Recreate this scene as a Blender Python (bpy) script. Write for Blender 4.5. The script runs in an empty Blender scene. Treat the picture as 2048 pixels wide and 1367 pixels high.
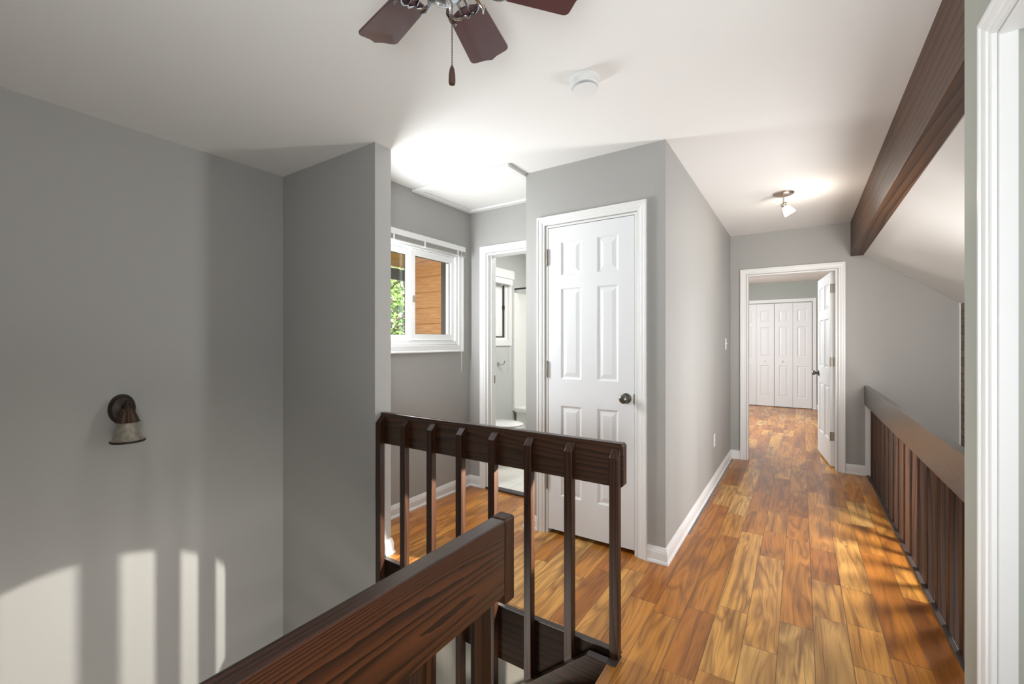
import bpy, bmesh, math, random
from mathutils import Vector, Matrix
random.seed(7)
scene = bpy.context.scene
COL = scene.collection
H_CAM = 1.276
CEIL = 2.44

# ------------------------------------------------------------------ materials
def new_mat(name):
    m = bpy.data.materials.new(name); m.use_nodes = True
    nt = m.node_tree
    return m, nt, nt.nodes['Principled BSDF']

def N(nt, kind, **kw):
    n = nt.nodes.new(kind)
    for k, v in kw.items():
        if k == 'inp':
            for a, b in v.items():
                if isinstance(b, bpy.types.NodeSocket): nt.links.new(b, n.inputs[a])
                else: n.inputs[a].default_value = b
        else: setattr(n, k, v)
    return n

def math_n(nt, op, a, b=0.0, c=None):
    n = N(nt, 'ShaderNodeMath', operation=op)
    for i, v in enumerate((a, b, c)):
        if v is None: continue
        if isinstance(v, bpy.types.NodeSocket): nt.links.new(v, n.inputs[i])
        else: n.inputs[i].default_value = v
    return n.outputs[0]

def ramp(nt, fac, stops, interp='LINEAR'):
    r = N(nt, 'ShaderNodeValToRGB'); cr = r.color_ramp; cr.interpolation = interp
    while len(cr.elements) < len(stops): cr.elements.new(0.5)
    for e, (p, c) in zip(cr.elements, stops):
        e.position = p; e.color = (*c, 1)
    nt.links.new(fac, r.inputs[0])
    return r.outputs[0]

def bump(nt, bsdf, h, strength=0.2, dist=0.002):
    b = N(nt, 'ShaderNodeBump', inp={'Strength': strength, 'Distance': dist, 'Height': h})
    nt.links.new(b.outputs[0], bsdf.inputs['Normal'])

def mix(nt, fac, a, b, mode='MIX'):
    n = N(nt, 'ShaderNodeMix', data_type='RGBA', blend_type=mode)
    for i, v in ((0, fac), (6, a), (7, b)):
        if isinstance(v, bpy.types.NodeSocket): nt.links.new(v, n.inputs[i])
        else: n.inputs[i].default_value = v if i == 0 else (*v, 1)
    return n.outputs[2]

def srgb(r, g, b):
    f = lambda c: (c/255/12.92) if c/255 <= 0.04045 else ((c/255+0.055)/1.055)**2.4
    return (f(r), f(g), f(b))

def plain(name, col, rough=0.5, metal=0.0, bumpy=0.0, bscale=150, spec=0.5, coat=0.0, vary=0.0):
    m, nt, b = new_mat(name)
    b.inputs['Base Color'].default_value = (*col, 1)
    b.inputs['Roughness'].default_value = rough
    b.inputs['Metallic'].default_value = metal
    b.inputs['Specular IOR Level'].default_value = spec
    b.inputs['Coat Weight'].default_value = coat
    tc = N(nt, 'ShaderNodeTexCoord')
    if vary:
        nz = N(nt, 'ShaderNodeTexNoise', inp={'Vector': tc.outputs['Object'], 'Scale': 6.0, 'Detail': 4.0})
        c = mix(nt, nz.outputs[0], tuple(x*(1-vary) for x in col), tuple(min(1, x*(1+vary)) for x in col))
        nt.links.new(c, b.inputs['Base Color'])
    if bumpy:
        nz = N(nt, 'ShaderNodeTexNoise', inp={'Vector': tc.outputs['Object'], 'Scale': float(bscale), 'Detail': 3.0})
        bump(nt, b, nz.outputs[0], bumpy, 0.001)
    return m

GREY = (0.385, 0.378, 0.362)
M = {}
M['wall'] = plain('grey_wall_paint', GREY, 0.62, bumpy=0.12, bscale=220, spec=0.3)
M['wall_green'] = plain('pale_sage_wall_paint', (0.40, 0.415, 0.365), 0.55, bumpy=0.1, bscale=220, spec=0.35)
M['wall_beige'] = plain('stairwell_wall_bounce_tint', (0.62, 0.58, 0.50), 0.62, bumpy=0.1, bscale=220, spec=0.3)  # beige of warm bounced light is put into the base colour
M['bath_wall'] = plain('bath_wall_paint', (0.55, 0.57, 0.55), 0.5, bumpy=0.1, bscale=220)
M['ceil'] = plain('white_ceiling_paint', (0.80, 0.79, 0.77), 0.8, bumpy=0.25, bscale=90, spec=0.2)
M['white'] = plain('white_semigloss_paint', (0.80, 0.80, 0.79), 0.35, bumpy=0.05, bscale=60)
M['door'] = plain('white_door_paint', (0.78, 0.79, 0.80), 0.42, bumpy=0.06, bscale=70)
M['plastic'] = plain('white_plastic', (0.78, 0.78, 0.77), 0.4)
M['vinyl'] = plain('white_vinyl', (0.85, 0.85, 0.85), 0.35)
M['porcelain'] = plain('white_porcelain', (0.85, 0.86, 0.86), 0.12)
M['tub'] = plain('white_acrylic', (0.86, 0.86, 0.83), 0.2)
M['nickel'] = plain('brushed_nickel', (0.55, 0.50, 0.44), 0.3, metal=1)
M['chrome'] = plain('dark_chrome', (0.5, 0.52, 0.56), 0.12, metal=1)
M['pewter'] = plain('antique_pewter', (0.16, 0.15, 0.13), 0.32, metal=0.9)
M['hinge'] = plain('aged_hinge_metal', (0.30, 0.27, 0.22), 0.4, metal=0.9)
M['bronze'] = plain('oil_rubbed_bronze', (0.035, 0.022, 0.016), 0.42, metal=0.4, bumpy=0.3, bscale=50)
M['bronze_leaf'] = plain('antique_copper_bronze', (0.07, 0.038, 0.026), 0.45, metal=0.4, bumpy=0.3, bscale=80)
M['fan_blade'] = plain('rosewood_blade', (0.075, 0.032, 0.034), 0.28, coat=0.3)
M['fob'] = plain('dark_wood_fob', (0.05, 0.022, 0.014), 0.35)
M['chain'] = plain('dark_brass_chain', (0.09, 0.06, 0.04), 0.35, metal=0.8)
M['black'] = plain('black_metal', (0.015, 0.015, 0.016), 0.4)
M['dark_gap'] = plain('dark_slot', (0.02, 0.02, 0.02), 0.7)
M['rubber'] = plain('black_seal', (0.008, 0.008, 0.008), 0.6)
M['soffit'] = plain('soffit_cedar', srgb(205, 140, 70), 0.6, vary=0.2)
M['brown_trim'] = plain('brown_exterior_trim', (0.06, 0.045, 0.035), 0.6)
M['tassel'] = plain('tassel_white', (0.8, 0.8, 0.78), 0.5)
M['blind'] = plain('grey_blind_slats', (0.42, 0.41, 0.38), 0.45)
M['smudge'] = plain('smudge', (0.2, 0.2, 0.2), 0.7)
M['subfloor'] = plain('lower_floor', (0.30, 0.22, 0.14), 0.5)

def glass_mat():
    m, nt, b = new_mat('window_glass')
    out = nt.nodes['Material Output']
    tr = N(nt, 'ShaderNodeBsdfTransparent', inp={'Color': (0.96, 0.98, 0.97, 1)})
    gl = N(nt, 'ShaderNodeBsdfGlossy', inp={'Roughness': 0.02})
    mx = N(nt, 'ShaderNodeMixShader', inp={0: 0.03, 1: tr.outputs[0], 2: gl.outputs[0]})
    nt.links.new(mx.outputs[0], out.inputs[0])
    return m
M['glass'] = glass_mat()

def alabaster():
    m, nt, b = new_mat('alabaster_glass')
    tc = N(nt, 'ShaderNodeTexCoord')
    nz = N(nt, 'ShaderNodeTexNoise', inp={'Vector': tc.outputs['Object'], 'Scale': 22.0, 'Detail': 3.0, 'Distortion': 2.0})
    c = ramp(nt, nz.outputs[0], [(0.3, (0.20, 0.175, 0.14)), (0.7, (0.36, 0.325, 0.27))])
    nt.links.new(c, b.inputs['Base Color'])
    b.inputs['Roughness'].default_value = 0.3
    b.inputs['Subsurface Weight'].default_value = 0.15
    b.inputs['Subsurface Radius'].default_value = (0.01, 0.01, 0.01)
    return m
M['alabaster'] = alabaster()

def emit(name, col, s):
    m, nt, b = new_mat(name)
    b.inputs['Base Color'].default_value = (0.9, 0.9, 0.9, 1)
    b.inputs['Emission Color'].default_value = (*col, 1)
    b.inputs['Emission Strength'].default_value = s
    return m
M['lit_glass'] = emit('lit_frosted_glass', (1.0, 0.95, 0.88), 9.0)

def stained(name, axis, depth_axis, dark, light, rough=0.33, freq=11.0, contrast=1.0, off=0.05, coat=0.25, spec=0.5):
    """stained fir: growth rings about an axis behind the board give cathedral grain"""
    m, nt, b = new_mat(name)
    tc = N(nt, 'ShaderNodeTexCoord'); oi = N(nt, 'ShaderNodeObjectInfo')
    sc = [1.0, 1.0, 1.0]; sc['XYZ'.index(axis)] = 0.10
    mp = N(nt, 'ShaderNodeMapping', inp={'Vector': tc.outputs['Object'], 'Scale': tuple(sc)})
    loc = [0, 0, 0]; loc['XYZ'.index(depth_axis)] = off
    mp.inputs['Location'].default_value = tuple(loc)
    rnd = math_n(nt, 'MULTIPLY', oi.outputs['Random'], 3.0)
    add = N(nt, 'ShaderNodeVectorMath', operation='ADD', inp={0: mp.outputs[0]})
    cx = N(nt, 'ShaderNodeCombineXYZ', inp={axis: rnd}); nt.links.new(cx.outputs[0], add.inputs[1])
    n1 = N(nt, 'ShaderNodeTexNoise', inp={'Vector': add.outputs[0], 'Scale': 5.0, 'Detail': 1.5})
    v = N(nt, 'ShaderNodeVectorMath', operation='MULTIPLY_ADD', inp={0: n1.outputs['Color'], 1: (0.16, 0.16, 0.16), 2: add.outputs[0]})
    w = N(nt, 'ShaderNodeTexWave', wave_type='RINGS', rings_direction=axis, wave_profile='SAW',
          inp={'Vector': v.outputs[0], 'Scale': freq, 'Distortion': 1.2, 'Detail': 2.0, 'Detail Scale': 2.0})
    sc2 = [90.0, 90.0, 90.0]; sc2['XYZ'.index(axis)] = 3.0
    mp2 = N(nt, 'ShaderNodeMapping', inp={'Vector': tc.outputs['Object'], 'Scale': tuple(sc2)})
    fine = N(nt, 'ShaderNodeTexNoise', inp={'Vector': mp2.outputs[0], 'Scale': 2.0, 'Detail': 3.0})
    g = math_n(nt, 'ADD', math_n(nt, 'MULTIPLY', w.outputs['Fac'], 0.8), math_n(nt, 'MULTIPLY', fine.outputs[0], 0.35))
    mid = tuple((a+c)/2 for a, c in zip(dark, light))
    c = ramp(nt, g, [(0.08, light), (0.42, tuple(l*0.75 for l in light)), (0.66, mid), (0.85, dark)])
    n2 = N(nt, 'ShaderNodeTexNoise', inp={'Vector': add.outputs[0], 'Scale': 9.0, 'Detail': 2.0})
    c2 = mix(nt, math_n(nt, 'MULTIPLY', ramp(nt, n2.outputs[0], [(0.3, (0, 0, 0)), (0.8, (1, 1, 1))]), 0.5), c, dark)
    nt.links.new(c2, b.inputs['Base Color'])
    b.inputs['Roughness'].default_value = rough
    b.inputs['Coat Weight'].default_value = coat; b.inputs['Specular IOR Level'].default_value = spec
    b.inputs['Coat Roughness'].default_value = 0.25
    bump(nt, b, g, 0.25, 0.0012)
    return m
DK, LT = (0.016, 0.0075, 0.0045), (0.105, 0.036, 0.016)
M['rail_y'] = stained('stained_fir_along_y', 'Y', 'X', (0.009, 0.0045, 0.0035), (0.074, 0.023, 0.010), freq=62.0, off=0.05, rough=0.3, coat=0.3)
M['rail_x'] = stained('stained_fir_along_x', 'X', 'Y', (0.018, 0.0075, 0.004), (0.066, 0.025, 0.010), freq=26.0, off=0.06, coat=0.08)
M['baluster'] = stained('stained_fir_upright', 'Z', 'X', (0.014, 0.006, 0.003), (0.064, 0.024, 0.010), freq=16.0, off=0.04, rough=0.42, coat=0.0, spec=0.3)
M['hall_baluster'] = stained('stained_cedar_upright', 'Z', 'X', (0.02, 0.008, 0.004), (0.085, 0.031, 0.011), freq=16.0, off=0.05, rough=0.5, coat=0.0, spec=0.25)
M['hall_rail'] = stained('stained_fir_grey_sheen', 'Y', 'X', (0.042, 0.036, 0.034), (0.085, 0.073, 0.068), freq=22.0, off=0.04, rough=0.3, coat=0.4)  # grey of the glossy reflection is mixed into the stain colours
M['beam'] = stained('stained_beam', 'Y', 'X', (0.046, 0.021, 0.011), (0.135, 0.063, 0.029), freq=8.0, off=0.1, rough=0.45, coat=0.0, spec=0.25)
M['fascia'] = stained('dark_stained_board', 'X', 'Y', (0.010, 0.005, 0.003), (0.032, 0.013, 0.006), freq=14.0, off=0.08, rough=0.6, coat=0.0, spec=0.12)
M['skirt'] = stained('stained_skirt_board', 'X', 'Y', (0.012, 0.006, 0.004), (0.045, 0.018, 0.008), freq=14.0, off=0.08, rough=0.3, coat=0.3)
M['strip'] = plain('dark_edge_strip', (0.05, 0.04, 0.036), 0.4, vary=0.3)

def acacia():
    m, nt, b = new_mat('acacia_plank_floor')
    tc = N(nt, 'ShaderNodeTexCoord')
    s = N(nt, 'ShaderNodeSeparateXYZ', inp={0: tc.outputs['Object']})
    W = 0.127
    u = math_n(nt, 'DIVIDE', math_n(nt, 'ADD', s.outputs[0], 10*W + 0.081), W)
    row = math_n(nt, 'FLOOR', u); fu = math_n(nt, 'FRACT', u)
    wr = N(nt, 'ShaderNodeTexWhiteNoise', noise_dimensions='1D', inp={'W': row})
    ln = math_n(nt, 'ADD', math_n(nt, 'MULTIPLY', wr.outputs[0], 0.35), 0.42)
    v0 = math_n(nt, 'DIVIDE', math_n(nt, 'ADD', s.outputs[1], 20.0), ln)
    v = math_n(nt, 'ADD', v0, math_n(nt, 'MULTIPLY', wr.outputs[0], 17.3))
    # joints pulled about so that boards have different lengths
    wv = math_n(nt, 'ADD', v, math_n(nt, 'MULTIPLY', math_n(nt, 'SINE', math_n(nt, 'MULTIPLY', v, 2.1)), 0.28))
    colm = math_n(nt, 'FLOOR', wv); fv = math_n(nt, 'FRACT', wv)
    cid = N(nt, 'ShaderNodeCombineXYZ', inp={0: row, 1: colm})
    rn = N(nt, 'ShaderNodeTexWhiteNoise', noise_dimensions='2D', inp={'Vector': cid.outputs[0]})
    rs = N(nt, 'ShaderNodeSeparateColor', inp={0: rn.outputs['Color']})
    idw = math_n(nt, 'MULTIPLY', rn.outputs[0], 60.0)
    stretch = N(nt, 'ShaderNodeMapping', inp={'Vector': tc.outputs['Object'], 'Scale': (10.0, 1.5, 1.0)})
    warp = N(nt, 'ShaderNodeTexNoise', noise_dimensions='4D', inp={'Vector': stretch.outputs[0], 'W': idw, 'Scale': 0.8, 'Detail': 2.0, 'Distortion': 0.6})
    # contour lines of a soft noise: the swirling figure of acacia
    figs = math_n(nt, 'MULTIPLY', warp.outputs[0], math_n(nt, 'ADD', math_n(nt, 'MULTIPLY', rs.outputs[0], 9.0), 5.0))
    fig = math_n(nt, 'PINGPONG', figs, 1.0)
    wob_ = N(nt, 'ShaderNodeCombineXYZ', inp={0: math_n(nt, 'ADD', s.outputs[0], math_n(nt, 'MULTIPLY', warp.outputs[0], 0.16)), 1: s.outputs[1]})
    st2 = N(nt, 'ShaderNodeMapping', inp={'Vector': wob_.outputs[0], 'Scale': (80.0, 2.5, 1.0)})
    fib = N(nt, 'ShaderNodeTexNoise', noise_dimensions='4D', inp={'Vector': st2.outputs[0], 'W': idw, 'Scale': 1.0, 'Detail': 4.0, 'Distortion': 0.8})
    blot = N(nt, 'ShaderNodeTexNoise', noise_dimensions='4D', inp={'Vector': stretch.outputs[0], 'W': math_n(nt, 'ADD', idw, 7.0), 'Scale': 0.6, 'Detail': 3.0})
    base = ramp(nt, rs.outputs[1], [(0.0, srgb(178, 108, 40)), (0.3, srgb(200, 130, 52)), (0.6, srgb(216, 150, 68)), (0.85, srgb(228, 170, 90)), (1.0, srgb(234, 188, 116))])
    c = mix(nt, math_n(nt, 'MULTIPLY', math_n(nt, 'POWER', fig, 1.7), 0.62), base, srgb(112, 62, 24))
    c = mix(nt, math_n(nt, 'MULTIPLY', ramp(nt, fib.outputs[0], [(0.46, (0, 0, 0)), (0.70, (1, 1, 1))]), 0.62), c, srgb(96, 52, 22))
    c = mix(nt, math_n(nt, 'MULTIPLY', ramp(nt, blot.outputs[0], [(0.54, (0, 0, 0)), (0.70, (1, 1, 1))]), 0.6), c, srgb(84, 46, 24))
    vor = N(nt, 'ShaderNodeTexVoronoi', inp={'Vector': N(nt, 'ShaderNodeMapping', inp={'Vector': tc.outputs['Object'], 'Scale': (3.2, 1.7, 1.0)}).outputs[0], 'Scale': 1.0})
    c = mix(nt, ramp(nt, vor.outputs['Distance'], [(0.018, (1, 1, 1)), (0.05, (0, 0, 0))]), c, srgb(60, 36, 24))
    eu = math_n(nt, 'MULTIPLY', math_n(nt, 'MINIMUM', fu, math_n(nt, 'SUBTRACT', 1.0, fu)), W)
    ev = math_n(nt, 'MULTIPLY', math_n(nt, 'MINIMUM', fv, math_n(nt, 'SUBTRACT', 1.0, fv)), ln)
    e = math_n(nt, 'MINIMUM', eu, ev)
    seam = ramp(nt, math_n(nt, 'MULTIPLY', e, 300.0), [(0.15, (1, 1, 1)), (0.75, (0, 0, 0))])
    c = mix(nt, math_n(nt, 'MULTIPLY', seam, 0.7), c, srgb(60, 34, 18))
    nt.links.new(c, b.inputs['Base Color'])
    b.inputs['Roughness'].default_value = 0.3
    b.inputs['Coat Weight'].default_value = 0.15
    b.inputs['Coat Roughness'].default_value = 0.2
    hgt = math_n(nt, 'ADD', math_n(nt, 'MULTIPLY', seam, -1.0), math_n(nt, 'MULTIPLY', fib.outputs[0], 0.25))
    bump(nt, b, hgt, 0.35, 0.0015)
    return m
M['floor'] = acacia()

def tile_mat():
    m, nt, b = new_mat('pale_floor_tile')
    tc = N(nt, 'ShaderNodeTexCoord')
    br = N(nt, 'ShaderNodeTexBrick', offset=0.0, inp={'Vector': tc.outputs['Object'], 'Color1': (0.72, 0.70, 0.64, 1), 'Color2': (0.76, 0.74, 0.69, 1),
          'Mortar': (0.55, 0.53, 0.49, 1), 'Scale': 1.0, 'Mortar Size': 0.003, 'Brick Width': 0.3, 'Row Height': 0.3})
    nt.links.new(br.outputs[0], b.inputs['Base Color']); b.inputs['Roughness'].default_value = 0.3
    return m
M['tile'] = tile_mat()

def brick_mat():
    m, nt, b = new_mat('grey_brown_brick')
    tc = N(nt, 'ShaderNodeTexCoord')
    s = N(nt, 'ShaderNodeSeparateXYZ', inp={0: tc.outputs['Object']})
    v = N(nt, 'ShaderNodeCombineXYZ', inp={0: math_n(nt, 'ADD', s.outputs[1], s.outputs[0]), 1: s.outputs[2]})
    br = N(nt, 'ShaderNodeTexBrick', inp={'Vector': v.outputs[0], 'Color1': (0.16, 0.125, 0.10, 1), 'Color2': (0.26, 0.215, 0.18, 1),
          'Mortar': (0.09, 0.08, 0.07, 1), 'Scale': 1.0, 'Mortar Size': 0.006, 'Brick Width': 0.2, 'Row Height': 0.068})
    nz = N(nt, 'ShaderNodeTexNoise', inp={'Vector': tc.outputs['Object'], 'Scale': 30.0, 'Detail': 4.0})
    c = mix(nt, math_n(nt, 'MULTIPLY', nz.outputs[0], 0.5), br.outputs[0], (0.3, 0.27, 0.24))
    nt.links.new(c, b.inputs['Base Color']); b.inputs['Roughness'].default_value = 0.9
    bump(nt, b, math_n(nt, 'SUBTRACT', 1.0, br.outputs['Fac']), 0.7, 0.006)
    return m
M['brick'] = brick_mat()

def siding_mat():
    m, nt, b = new_mat('cedar_siding')
    tc = N(nt, 'ShaderNodeTexCoord')
    mp = N(nt, 'ShaderNodeMapping', inp={'Vector': tc.outputs['Object'], 'Scale': (2.0, 1.0, 26.0)})
    nz = N(nt, 'ShaderNodeTexNoise', inp={'Vector': mp.outputs[0], 'Scale': 3.0, 'Detail': 5.0, 'Distortion': 0.8})
    c = ramp(nt, nz.outputs[0], [(0.3, srgb(186, 122, 70)), (0.55, srgb(206, 148, 92)), (0.8, srgb(216, 164, 110))])
    vor = N(nt, 'ShaderNodeTexVoronoi', inp={'Vector': tc.outputs['Object'], 'Scale': 4.0})
    c = mix(nt, ramp(nt, vor.outputs['Distance'], [(0.03, (1, 1, 1)), (0.08, (0, 0, 0))]), c, srgb(120, 66, 36))
    nt.links.new(c, b.inputs['Base Color']); b.inputs['Roughness'].default_value = 0.7
    return m
M['siding'] = siding_mat()

def leaf_mat():
    m, nt, b = new_mat('tree_leaves')
    g = N(nt, 'ShaderNodeNewGeometry')
    c = ramp(nt, g.outputs['Random Per Island'], [(0.0, srgb(90, 140, 50)), (0.4, srgb(140, 190, 80)), (0.75, srgb(190, 220, 130)), (1.0, srgb(230, 240, 200))])
    nt.links.new(c, b.inputs['Base Color']); b.inputs['Roughness'].default_value = 0.5
    b.inputs['Transmission Weight'].default_value = 0.0
    return m
M['leaf'] = leaf_mat()
M['bark'] = plain('tree_bark', (0.10, 0.08, 0.06), 0.9, bumpy=0.8, bscale=25, vary=0.4)
M['ground'] = plain('garden_ground', (0.30, 0.36, 0.16), 0.9, vary=0.4)

# ------------------------------------------------------------------ mesh helpers
class MB:
    """collects shapes (world coordinates) for ONE mesh object"""
    def __init__(s): s.bm = bmesh.new()
    def box(s, x0, x1, y0, y1, z0, z1, bevel=0.0, seg=2):
        r = bmesh.ops.create_cube(s.bm, size=1.0)
        vs = r['verts']
        for v in vs:
            v.co = Vector((x0 + (v.co.x+.5)*(x1-x0), y0 + (v.co.y+.5)*(y1-y0), z0 + (v.co.z+.5)*(z1-z0)))
        if bevel:
            es = list({e for v in vs for e in v.link_edges})
            bmesh.ops.bevel(s.bm, geom=es, offset=bevel, segments=seg, affect='EDGES', profile=0.6)
        return s
    def prism(s, pts, vec):
        """closed polygon (3-D points) extruded by vec"""
        vec = Vector(vec)
        a = [s.bm.verts.new(p) for p in pts]; b = [s.bm.verts.new(Vector(p)+vec) for p in pts]
        n = len(pts)
        s.bm.faces.new(a); s.bm.faces.new(list(reversed(b)))
        for i in range(n): s.bm.faces.new((a[i], b[i], b[(i+1) % n], a[(i+1) % n]))
        return s
    def sweep(s, sections, closed_profile=True, caps=True):
        """list of point rings joined one to the next"""
        rings = [[s.bm.verts.new(p) for p in sec] for sec in sections]
        n = len(rings[0]); m = n if closed_profile else n-1
        for r0, r1 in zip(rings, rings[1:]):
            for i in range(m): s.bm.faces.new((r0[i], r0[(i+1) % n], r1[(i+1) % n], r1[i]))
        if caps:
            s.bm.faces.new(list(reversed(rings[0]))); s.bm.faces.new(rings[-1])
        return s
    def lathe(s, prof, origin, axis=(0, 0, 1), n=32, sx=1.0, sy=1.0, wob=None, up=None):
        """profile [(radius, height)] turned about axis"""
        ax = Vector(axis).normalized()
        ref = Vector(up) if up else (Vector((0, 0, 1)) if abs(ax.z) < 0.9 else Vector((1, 0, 0)))
        e1 = ref.cross(ax).normalized(); e2 = ax.cross(e1)
        o = Vector(origin); rings = []
        for k, (r, h) in enumerate(prof):
            if r < 1e-6: rings.append([s.bm.verts.new(o + ax*h)]); continue
            ring = []
            for i in range(n):
                t = 2*math.pi*i/n
                rr = r*(1 + (wob(k, t) if wob else 0))
                ring.append(s.bm.verts.new(o + ax*h + e1*(rr*sx*math.cos(t)) + e2*(rr*sy*math.sin(t))))
            rings.append(ring)
        for a, b in zip(rings, rings[1:]):
            for i in range(n):
                j = (i+1) % n
                if len(a) == 1 and len(b) == 1: continue
                if len(a) == 1: s.bm.faces.new((a[0], b[j], b[i]))
                elif len(b) == 1: s.bm.faces.new((a[i], a[j], b[0]))
                else: s.bm.faces.new((a[i], a[j], b[j], b[i]))
        return s
    def tube(s, pts, r, n=10, caps=True):
        pts = [Vector(p) for p in pts]; rad = r if isinstance(r, (list, tuple)) else [r]*len(pts)
        secs = []; e1 = None
        for i, p in enumerate(pts):
            d = (pts[min(i+1, len(pts)-1)] - pts[max(i-1, 0)]).normalized()
            if e1 is None:
                ref = Vector((0, 0, 1)) if abs(d.z) < 0.9 else Vector((1, 0, 0))
                e1 = ref.cross(d).normalized()
            else: e1 = (e1 - d*e1.dot(d)).normalized()
            e2 = d.cross(e1)
            secs.append([p + e1*rad[i]*math.cos(2*math.pi*k/n) + e2*rad[i]*math.sin(2*math.pi*k/n) for k in range(n)])
        return s.sweep(secs, caps=caps)
    def ball(s, c, r, u=12, v=8, scale=(1, 1, 1)):
        bmesh.ops.create_uvsphere(s.bm, u_segments=u, v_segments=v, radius=1.0,
            matrix=Matrix.Translation(c) @ Matrix.Diagonal((r*scale[0], r*scale[1], r*scale[2], 1)))
        return s
    def build(s, name, mat, parent=None, smooth=False, origin=None, bevel=0.0, keep_origin=False):
        bmesh.ops.recalc_face_normals(s.bm, faces=s.bm.faces)
        vs = [v.co for v in s.bm.verts]
        if keep_origin: c = Vector((0, 0, 0))
        elif origin is not None: c = Vector(origin)
        else:
            c = Vector([(min(v[i] for v in vs)+max(v[i] for v in vs))/2 for i in range(3)])
            if parent is None: c.z = min(v.z for v in vs)
        for v in s.bm.verts: v.co -= c
        me = bpy.data.meshes.new(name); s.bm.to_mesh(me); s.bm.free()
        me.materials.append(mat)
        o = bpy.data.objects.new(name, me); COL.objects.link(o)
        if smooth:
            for p in me.polygons: p.use_smooth = True
            try: me.set_sharp_from_angle(angle=math.radians(38))
            except Exception: pass
        if parent:
            o.parent = parent; o.location = c - world_loc(parent)
        else: o.location = c
        if bevel:
            md = o.modifiers.new('soft_edges', 'BEVEL'); md.width = bevel; md.segments = 2; md.limit_method = 'ANGLE'
        return o

def world_loc(o):
    l = Vector(o.location)
    while o.parent: o = o.parent; l += Vector(o.location)
    return l

def tag(o, label, cat, group=None, kind=None):
    o['label'] = label; o['category'] = cat
    if group: o['group'] = group
    if kind: o['kind'] = kind
    return o
def empty(name, loc, label, cat, group=None, kind=None):
    o = bpy.data.objects.new(name, None); COL.objects.link(o); o.location = loc; o.empty_display_size = 0.1
    return tag(o, label, cat, group, kind)
def struct(name, mb, mat, label, cat, **kw):
    return tag(mb.build(name, mat, **kw), label, cat, kind='structure')

# ------------------------------------------------------------------ key places (metres)
XL = -3.052      # stairwell left wall
YS = 1.698       # stairwell end wall, front
XS = -2.074      # its free end
YSB = 1.817      # its back
XN = -2.475      # window wall of the nook
YB = 3.075       # bathroom front wall
XC0, XC1 = -1.59, -0.65   # closet block
YC = 2.592
YE = 5.371       # end wall of the hallway
YE2 = 5.49
XR = 0.381       # near right wall face
YR = 1.717
XF = 0.54        # floor edge at the hall railing
YBK = 10.1       # bedroom back wall
LOW = -2.6
BACK = -1.6

# ------------------------------------------------------------------ floors, ceilings
f = MB()
f.box(-0.615, XF, BACK, YE2, -0.02, 0.0)
f.box(-0.643, -0.615, 0.895, 1.66, -0.02, 0.0)
f.box(XN-0.12, -0.615, 1.762, YB, -0.02, 0.0)
f.box(-1.9, 2.6, YE2, YBK+0.1, -0.02, 0.0)
f.box(XF, 1.9, BACK, 1.4, -0.02, 0.0)
struct('floor', f, M['floor'], 'glossy acacia plank floor of the landing, hallway and bedroom', 'floor', keep_origin=True)
f = MB().box(-0.61, 0.53, BACK, YE2, -0.25, -0.021)
f.box(XN-0.1, -0.62, 1.79, 5.4, -0.25, -0.021)
struct('trim_1', f, M['ceil'], 'plaster underside of the landing floor', 'floor underside')
struct('floor_lower', MB().box(-3.3, 5, BACK, 6, LOW-0.05, LOW), M['subfloor'], 'wood floor of the storey below the stairwell', 'floor')
struct('floor_bathroom', MB().box(-3.2, -0.8, YB+0.06, 6.2, -0.02, 0.012), M['tile'], 'pale square tile floor of the bathroom beyond the open doorway', 'floor', keep_origin=True)
struct('trim_2', MB().box(-2.3, -1.62, YB-0.01, YB+0.06, 0.0, 0.016, 0.004), M['strip'], 'brown wood threshold strip at the bathroom doorway', 'threshold')

c = MB().box(-3.2, 0.402, BACK, YE2, CEIL, CEIL+0.1)
c.box(-3.3, -0.6, YE2, 6.3, CEIL, CEIL+0.1)
struct('ceiling', c, M['ceil'], 'flat white ceiling over the landing, stairwell and hallway', 'ceiling')
struct('ceiling_bedroom', MB().box(-0.6, 2.6, YE2+0.0, YBK+0.1, CEIL, CEIL+0.1).box(-1.9, -0.6, 6.3, YBK+0.1, CEIL, CEIL+0.1), M['ceil'], 'white ceiling of the bedroom beyond the hallway door', 'ceiling')
sl = -0.745
z_at = lambda x: 2.11 + (x-0.50)*sl
struct('ceiling_sloped', MB().prism([(0.49, 0, z_at(0.49)), (2.0, 0, z_at(2.0)), (2.0, 0, z_at(2.0)+0.6), (0.49, 0, z_at(0.49)+0.45)], (0, YE, 0)), M['ceil'],
       'white sloping ceiling right of the dark beam, above the hallway railing', 'ceiling')

# ------------------------------------------------------------------ walls
struct('wall_left', MB().box(XL-0.12, XL, BACK, YSB, LOW, CEIL), M['wall'], 'tall grey stairwell wall carrying the bronze sconce', 'wall')
struct('wall_stairwell', MB().box(XL, XS, YS, YSB, LOW, CEIL), M['wall'], 'dark grey end wall of the stairwell beside the window nook', 'wall')
struct('wall_stairwell_lower', MB().box(XS, -0.62, YS+0.06, YSB, LOW, -0.2501), M['wall_beige'], 'stairwell wall with warm bounced light in its beige colour, seen below the landing edge through the balusters', 'wall')
w = MB()
WY0, WY1, WZ0, WZ1 = 1.99, 2.905, 1.255, 2.03
w.box(XN-0.12, XN, YSB, WY0, 0, CEIL).box(XN-0.12, XN, WY1, YB, 0, CEIL).box(XN-0.12, XN, WY0, WY1, 0, WZ0).box(XN-0.12, XN, WY0, WY1, WZ1, CEIL)
struct('wall_nook', w, M['wall'], 'grey wall of the nook around the sliding window', 'wall')
w = MB(); BX0, BX1, BH = -2.29, -1.63, 2.045
w.box(XN-0.12, BX0, YB, YB+0.115, 0, CEIL).box(BX0, BX1, YB, YB+0.115, BH, CEIL).box(BX1, XC0, YB, YB+0.115, 0, CEIL)
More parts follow.
